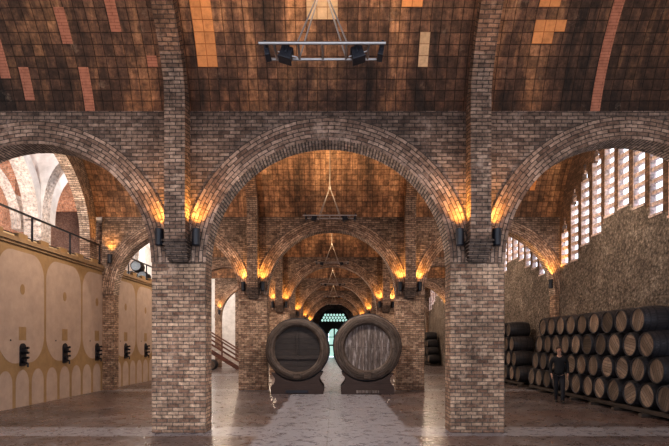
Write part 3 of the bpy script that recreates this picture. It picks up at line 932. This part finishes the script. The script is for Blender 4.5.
BX = 8.05 + BL/2
def add_stack(yfar, nbot, rows, stackname, grp):
    # rows are offset by half a barrel
    global used
    s = .745; pz = .65
    for r in range(rows):
        n = nbot - r
        for i in range(n):
            y = yfar - r*s/2 - i*s
            o = copy_tree(proto) if used else proto
            used = True
            o.location = (BX + random.uniform(-.02, .02), y, .56 + r*pz)
            o.rotation_euler = (random.uniform(0, 6.28), 0, random.uniform(-.015, .015))
            rn = ['bottom', 'second', 'third', 'top'][r]
            tag(o, f'dark barrel, {ORD[i]} from left, {rn} row, {stackname}', 'barrel', grp)
add_stack(20.17, 12, 4, 'nearest stack behind the person', 'barrels in the near right stack')
add_stack(28.45, 10, 4, 'second stack against stone wall', 'barrels in the second right stack')
add_stack(46.9, 7, 4, 'farthest stack beyond nave pier', 'barrels in the far right stack')
def rack(y0, y1, nm):
    r = empty('barrel_rack', (BX, (y0+y1)/2, 0)); tag(r, f'low dark timber rack on the floor carrying the {nm}', 'rack')
    L = (y1-y0)/2
    for x in (-.32, .32):
        mb = MB(); mb.box((x-.06, -L, .09), (x+.06, L, .2)); mb.build('beam', pallet_m, r, bevel=.008)
    n = int((y1-y0)/1.2)
    for i in range(n+1):
        y = -L + .08 + (2*L-.16)*i/n
        mb = MB(); mb.box((-.52, y-.07, 0), (.46, y+.07, .09)); mb.build('crosspiece', pallet_m, r)
rack(11.5, 20.55, 'near right stack'); rack(21.4, 28.8, 'second right stack'); rack(42.1, 47.3, 'far right stack')
# three blue-grey ended barrels in the gallery
bp = make_barrel(bluehead_m); i = 0
for (x, z, lb) in ((-10.36, 5.29, 'left one of the lower pair'), (-9.72, 5.29, 'right one of the lower pair'), (-10.04, 5.83, 'resting on top of the other two')):
    o = bp if i == 0 else copy_tree(bp); i += 1
    o.location = (x, 25.8, z); o.rotation_euler = (0, 0, pi/2 + .12); o.scale = (.9, .82, .82)
    tag(o, f'black barrel with blue-grey end up on the gallery, {lb}', 'barrel', 'gallery barrels')

# ------------------------------------------------------------------ great tuns
def make_tun(x, y, zc, RO, RI, headmat, horiz, label, seed):
    root = empty('wine_tun', (x, y, zc)); tag(root, label, 'barrel')
    rnd = random.Random(seed); ph = [rnd.uniform(0, 6.28) for _ in range(4)]
    wob = lambda a: 1 + .008*sin(2*a+ph[0]) + .006*sin(5*a+ph[1]) + .005*sin(9*a+ph[2])
    L = 1.5
    mb = MB(); mb.lathe([(.02, RO*.985), (.35, RO*1.01), (.75, RO*1.03), (1.15, RO*1.01), (L, RO*.97), (L, RI), (L-.1, 0)], 'y', 56, wob=wob)
    mb.build('stave_body', tunstave_m, root, smooth=True)
    rim = MB(); pr = [(.14, RI-.02), (.04, RI), (.0, RI+.03), (-.02, RI+.10), (-.03, (RI+RO)/2), (0, RO-.05), (.05, RO), (.12, RO*.985)]
    N = 56
    for k in range(len(pr)-1):
        for i in range(N):
            a, b = 2*pi*i/N, 2*pi*(i+1)/N
            q = []
            for (t_, r_), an in ((pr[k], a), (pr[k], b), (pr[k+1], b), (pr[k+1], a)):
                r2 = r_*(wob(an) if r_ > RI+.05 else 1)
                q.append((r2*cos(an), t_, r2*sin(an)))
            rim.poly(q, [(a*RO, pr[k][1]), (b*RO, pr[k][1]), (b*RO, pr[k+1][1]), (a*RO, pr[k+1][1])])
    rim.build('rim', tunrim_m, root, smooth=True)
    hd = MB(); hd.poly([((RI-.01)*cos(2*pi*i/N), .13, (RI-.01)*sin(2*pi*i/N)) for i in range(N)]); hd.build('tun_head', headmat, root)
    if horiz:
        b = MB(); b.box((-.05, .08, -RI*.45), (.05, .13, RI*.72)); b.build('batten', tundark_m, root, bevel=.008)
        b = MB(); b.box((-RI*.86, .09, -RI*.42), (RI*.86, .13, -RI*.30)); b.build('batten', tundark_m, root, bevel=.008)
    h = MB()
    for t in (.3, .65, .95, 1.25):
        h.lathe([(t-.04, RO*1.0), (t-.04, RO*1.035), (t+.04, RO*1.035), (t+.04, RO*1.0)], 'y', 56, wob=wob)
    h.build('hoop', bhoop_m, root)
    # small bung/door at the foot
    d = MB(); d.box((-.13, -.05, -RO+.08), (.13, .02, -RI-.02)); d.build('foot_door', tunrim_m, root, bevel=.01)
    # cradle
    c = empty('tun_cradle', (x, y, 0)); tag(c, label.split(' with')[0].replace('wine tun', 'timber cradle') + ' resting on the floor under its tun' if False else f'dark brown timber cradle under the {"left" if x < 0 else "right"} wine tun', 'cradle')
    hw = .98; prof = []
    top = zc - RO
    for (yy0, yy1) in ((-.02, .22), (1.1, 1.34)):
        cb = MB(); M_ = 24
        def topz(xx):
            # follows the belly of the tun
            v = zc - sqrt(max(.01, (RO*1.03)**2 - xx*xx))
            return v
        def xs_at(z):   # concave flanks
            return hw - .16*sin(pi*min(1, max(0, (z-.28)/.5)))
        ztop = .80
        pts = [(-hw, 0), (hw, 0), (hw, .26)]
        for i in range(1, 9):
            z = .26 + (ztop-.26)*i/8; pts.append((xs_at(z) if i < 8 else hw-.02, z))
        x_edge = hw-.06
        xe = min(x_edge, sqrt(max(.05, (RO*1.03)**2 - (zc-ztop)**2)))
        for i in range(17):
            xx = xe - 2*xe*i/16; pts.append((xx, min(ztop, topz(xx))))
        for i in range(8, 0, -1):
            z = .26 + (ztop-.26)*i/8; pts.append((-(xs_at(z) if i < 8 else hw-.02), z))
        pts.append((-hw, .26))
        cb.poly([(p[0], yy0, p[1]) for p in pts]); cb.poly([(p[0], yy1, p[1]) for p in pts[::-1]])
        for i in range(len(pts)):
            a_, b_ = pts[i], pts[(i+1) % len(pts)]
            cb.poly([(a_[0], yy0, a_[1]), (b_[0], yy0, b_[1]), (b_[0], yy1, b_[1]), (a_[0], yy1, a_[1])])
        cb.build('cradle_end', cradle_m, c)
    for sx in (-1, 1):
        b = MB(); b.box((sx*.8-.1, .22, .0), (sx*.8+.1, 1.1, .22)); b.build('cradle_beam', cradle_m, c)
    b = MB(); b.box((-.42, -.06, .04), (.42, -.022, .15)); b.build('foot_strip', iron_m if x < 0 else tungrey_m, c, bevel=.01)  # left: dark strip painted in for the shaded slot; right: pale slat
make_tun(-1.27, 18.6, 1.66, 1.16, .87, tundark_m, True, 'huge old wine tun with a dark plank head, left of the pair in the nave', 3)
make_tun(1.35, 18.5, 1.73, 1.24, .87, tungrey_m, False, 'huge old wine tun with a pale weathered head, right of the pair in the nave', 8)

# ------------------------------------------------------------------ staircase behind left pier
st = empty('staircase', (-6.5, 36.0, 0)); tag(st, 'staircase with dark red wooden rails and pale stone steps behind the left nave piers', 'staircase')
n = 16; run, rise = .30, .185
for i in range(n):
    mb = MB(); mb.box((-(i+1)*run, 0, i*rise), (-i*run+.03, 1.6, (i+1)*rise)); mb.build('step', step_m, st)
def inclined(y0, y1, dz0, dz1, xa=0, xb=-n*run, m=stair_m, nm='rail'):
    sl = rise/run
    mb = MB(); za, zb = -xa*sl, -xb*sl
    P = lambda x, y, z: (x, y, z)
    q = [(xa, za+dz0), (xb, zb+dz0), (xb, zb+dz1), (xa, za+dz1)]
    mb.poly([(p[0], y0, p[1]) for p in q]); mb.poly([(p[0], y1, p[1]) for p in q])
    for i in range(4):
        a, b = q[i], q[(i+1) % 4]; mb.poly([(a[0], y0, a[1]), (b[0], y0, b[1]), (b[0], y1, b[1]), (a[0], y1, a[1])])
    mb.build(nm, m, st)
inclined(-.06, 0, -.30, .05, nm='stringer'); inclined(-.06, 0, .98, 1.10, nm='handrail'); inclined(-.05, -.01, .66, .80); inclined(-.05, -.01, .32, .48)
inclined(1.6, 1.66, .98, 1.10, nm='handrail')
for i in (0, 5, 10, 15):
    mb = MB(); mb.box((-i*run-.05, -.07, i*rise), (-i*run+.05, .0, i*rise+1.1)); mb.build('newel', stair_m, st)
o = copy_tree(proto); o.location = (-8.5, 35.2, .38); o.rotation_euler = (0, 0, pi/2)
tag(o, 'single dark barrel on the floor below the staircase', 'barrel')

# ------------------------------------------------------------------ person
def skin_obj(name, verts, edges, radii, mat, parent, root=0, sub=2):
    me = bpy.data.meshes.new(name); me.from_pydata(verts, edges, []); me.update()
    o = bpy.data.objects.new(name, me); COL.objects.link(o); o.parent = parent
    md = o.modifiers.new('skin', 'SKIN'); md.use_smooth_shade = True
    if not me.skin_vertices: me.skin_vertices.new() if hasattr(me.skin_vertices, 'new') else None
    for i, r in enumerate(radii):
        sv = me.skin_vertices[0].data[i]
        sv.radius = r if isinstance(r, tuple) else (r, r)
        sv.use_root = (i == root)
    s = o.modifiers.new('sub', 'SUBSURF'); s.levels = sub; s.render_levels = sub
    me.materials.append(mat)
    return o
def ball(mb, c, r, n=12, m=0):
    c = Vector(c)
    for i in range(n//2):
        a0, a1 = -pi/2 + pi*i/(n//2), -pi/2 + pi*(i+1)/(n//2)
        for j in range(n):
            b0, b1 = 2*pi*j/n, 2*pi*(j+1)/n
            P = lambda a, b: c + Vector((r[0]*cos(a)*cos(b), r[1]*cos(a)*sin(b), r[2]*sin(a)))
            q = [P(a0,b0), P(a0,b1), P(a1,b1), P(a1,b0)]
            if i == 0: q = [q[0], q[2], q[3]]
            if i == n//2-1: q = q[:3]
            mb.poly(q, [(0,0)]*len(q), m)
PX, PY = 7.18 + CAMX - .02, 16.0
per = empty('person', (PX, PY, 0), rz=radians(-14)); tag(per, 'person in black shirt and dark trousers walking past the barrel stack, arms at the sides', 'person')
# faces -y
V = []; E = []; R_ = []
def v(p, r, link=None):
    V.append(p); R_.append(r)
    if link is not None: E.append((link, len(V)-1))
    return len(V)-1
pel = v((0, .0, .93), (.095, .065))
w1 = v((0, 0, 1.08), (.125, .085), pel); ch = v((0, .0, 1.27), (.165, .115), w1); sh = v((0, .02, 1.42), (.10, .07), ch)
nk = v((0, 0, 1.50), .055, sh); n2 = v((0, -.01, 1.56), .052, nk)
hd1 = v((-.005, -.02, 1.62), (.07, .085), n2); hd2 = v((-.01, -.02, 1.70), (.078, .095), hd1); hd3 = v((-.01, -.01, 1.765), (.05, .06), hd2)
for s in (-1, 1):
    fy = -.17 if s > 0 else .14
    hip = v((s*.085, 0, .84), .068, pel); kn = v((s*.085, fy*.55-.03, .50), .05, hip); an = v((s*.07, fy+.02, .10), .03, kn)
    ft = v((s*.075, fy-.10, .045), (.035, .04), an); te = v((s*.08, fy-.17, .035), (.03, .035), ft)
    so = v((s*.19, .01, 1.40), .062, sh); el = v((s*.25, .04, 1.13), .045, so); wr_ = v((s*.245, -.06, .93), .026, el); ha = v((s*.24, -.085, .87), (.018, .034), wr_)
    kb = v((s*.235, -.10, .82), (.016, .032), ha)
    # fingers and thumb
    for j in range(4):
        yy = -.128 + .020*j; ln = (.072, .082, .076, .060)[j]
        f1 = v((s*.232, yy, .82-ln*.55), .009, kb); f2 = v((s*.222, yy+.006, .82-ln), .008, f1)
    t1 = v((s*.225, -.125, .855), .010, ha); t2 = v((s*.215, -.148, .825), .008, t1)
skin_obj('body', V, E, R_, skin_m, per, sub=2)
# shirt
V = []; E = []; R_ = []
a = v((0, 0, .82), (.185, .135)); b = v((0, 0, 1.08), (.168, .122), a); c = v((0, 0, 1.27), (.185, .135), b); d = v((0, .01, 1.41), (.165, .12), c); e = v((0, .0, 1.50), (.075, .075), d)
for s in (-1, 1):
    so = v((s*.185, .01, 1.395), .09, d); m1 = v((s*.235, .03, 1.26), .064, so); el = v((s*.25, .045, 1.13), .058, m1); cu = v((s*.245, -.065, .915), .042, el)
skin_obj('shirt', V, E, R_, shirt_m, per, sub=2)
V = []; E = []; R_ = []
a = v((0, 0, .98), (.155, .115))
for s in (-1, 1):
    fy = -.17 if s > 0 else .14
    hip = v((s*.09, 0, .84), .108, a); th_ = v((s*.088, fy*.3-.01, .66), .088, hip); kn = v((s*.085, fy*.55-.03, .48), .072, th_); an = v((s*.072, fy+.02, .10), .062, kn); hm_ = v((s*.072, fy+.02, .035), .062, an)
skin_obj('trousers', V, E, R_, trouser_m, per, sub=2)
for s in (-1, 1):
    fy = -.17 if s > 0 else .14
    V = []; E = []; R_ = []
    a = v((s*.072, fy+.04, .075), (.055, .06)); b = v((s*.075, fy-.08, .05), (.045, .045), a); c = v((s*.08, fy-.20, .035), (.038, .032), b)
    skin_obj('shoe', V, E, R_, shoe_m, per, sub=1)
hb = MB(); ball(hb, (-.01, .012, 1.725), (.092, .105, .085)); ball(hb, (-.01, .05, 1.665), (.085, .06, .08)); hb.build('hair', hair_m, per, smooth=True)
fb = MB(); ball(fb, (-.012, -.118, 1.668), (.014, .02, .024), 8)
for s in (-1, 1): ball(fb, (-.01 + s*.082, .0, 1.67), (.012, .02, .03), 8)
fb.build('nose_and_ears', skin_m, per, smooth=True)
eb = MB()
for s in (-1, 1): ball(eb, (-.01 + s*.032, -.103, 1.69), (.013, .008, .008), 8)
eb.build('eyes', hair_m, per, smooth=True)
mb = MB(); mb.box((-.035, -.112, 1.628), (.015, -.098, 1.636)); mb.build('mouth', M_plain('lips', (.3, .12, .1), .5), per)

# ------------------------------------------------------------------ world, light, camera
w = bpy.data.worlds.new('World'); scene.world = w; w.use_nodes = True
bg = w.node_tree.nodes['Background']; bg.inputs[0].default_value = (.80, .87, 1.0, 1); bg.inputs[1].default_value = 2.0

cam = bpy.data.cameras.new('camera'); cam.sensor_width = 36; cam.lens = 36*F/W; cam.sensor_fit = 'HORIZONTAL'
cam.shift_x = (W/2 - VPX)/W*1.0; cam.shift_y = (VPY - H/2)/W
cam.clip_end = 300
co = bpy.data.objects.new('camera', cam); COL.objects.link(co); co.location = (CAMX, 0, CAMZ); co.rotation_euler = (pi/2, 0, 0)
scene.camera = co
scene.view_settings.view_transform = 'Standard'
scene.view_settings.exposure = 0.25
try: scene.view_settings.look = 'Medium High Contrast'
except Exception as e: print('look', e)
try:
    scene.cycles.use_denoising = True
    scene.cycles.max_bounces = 8; scene.cycles.diffuse_bounces = 5
    scene.cycles.sample_clamp_indirect = 6
except Exception: pass
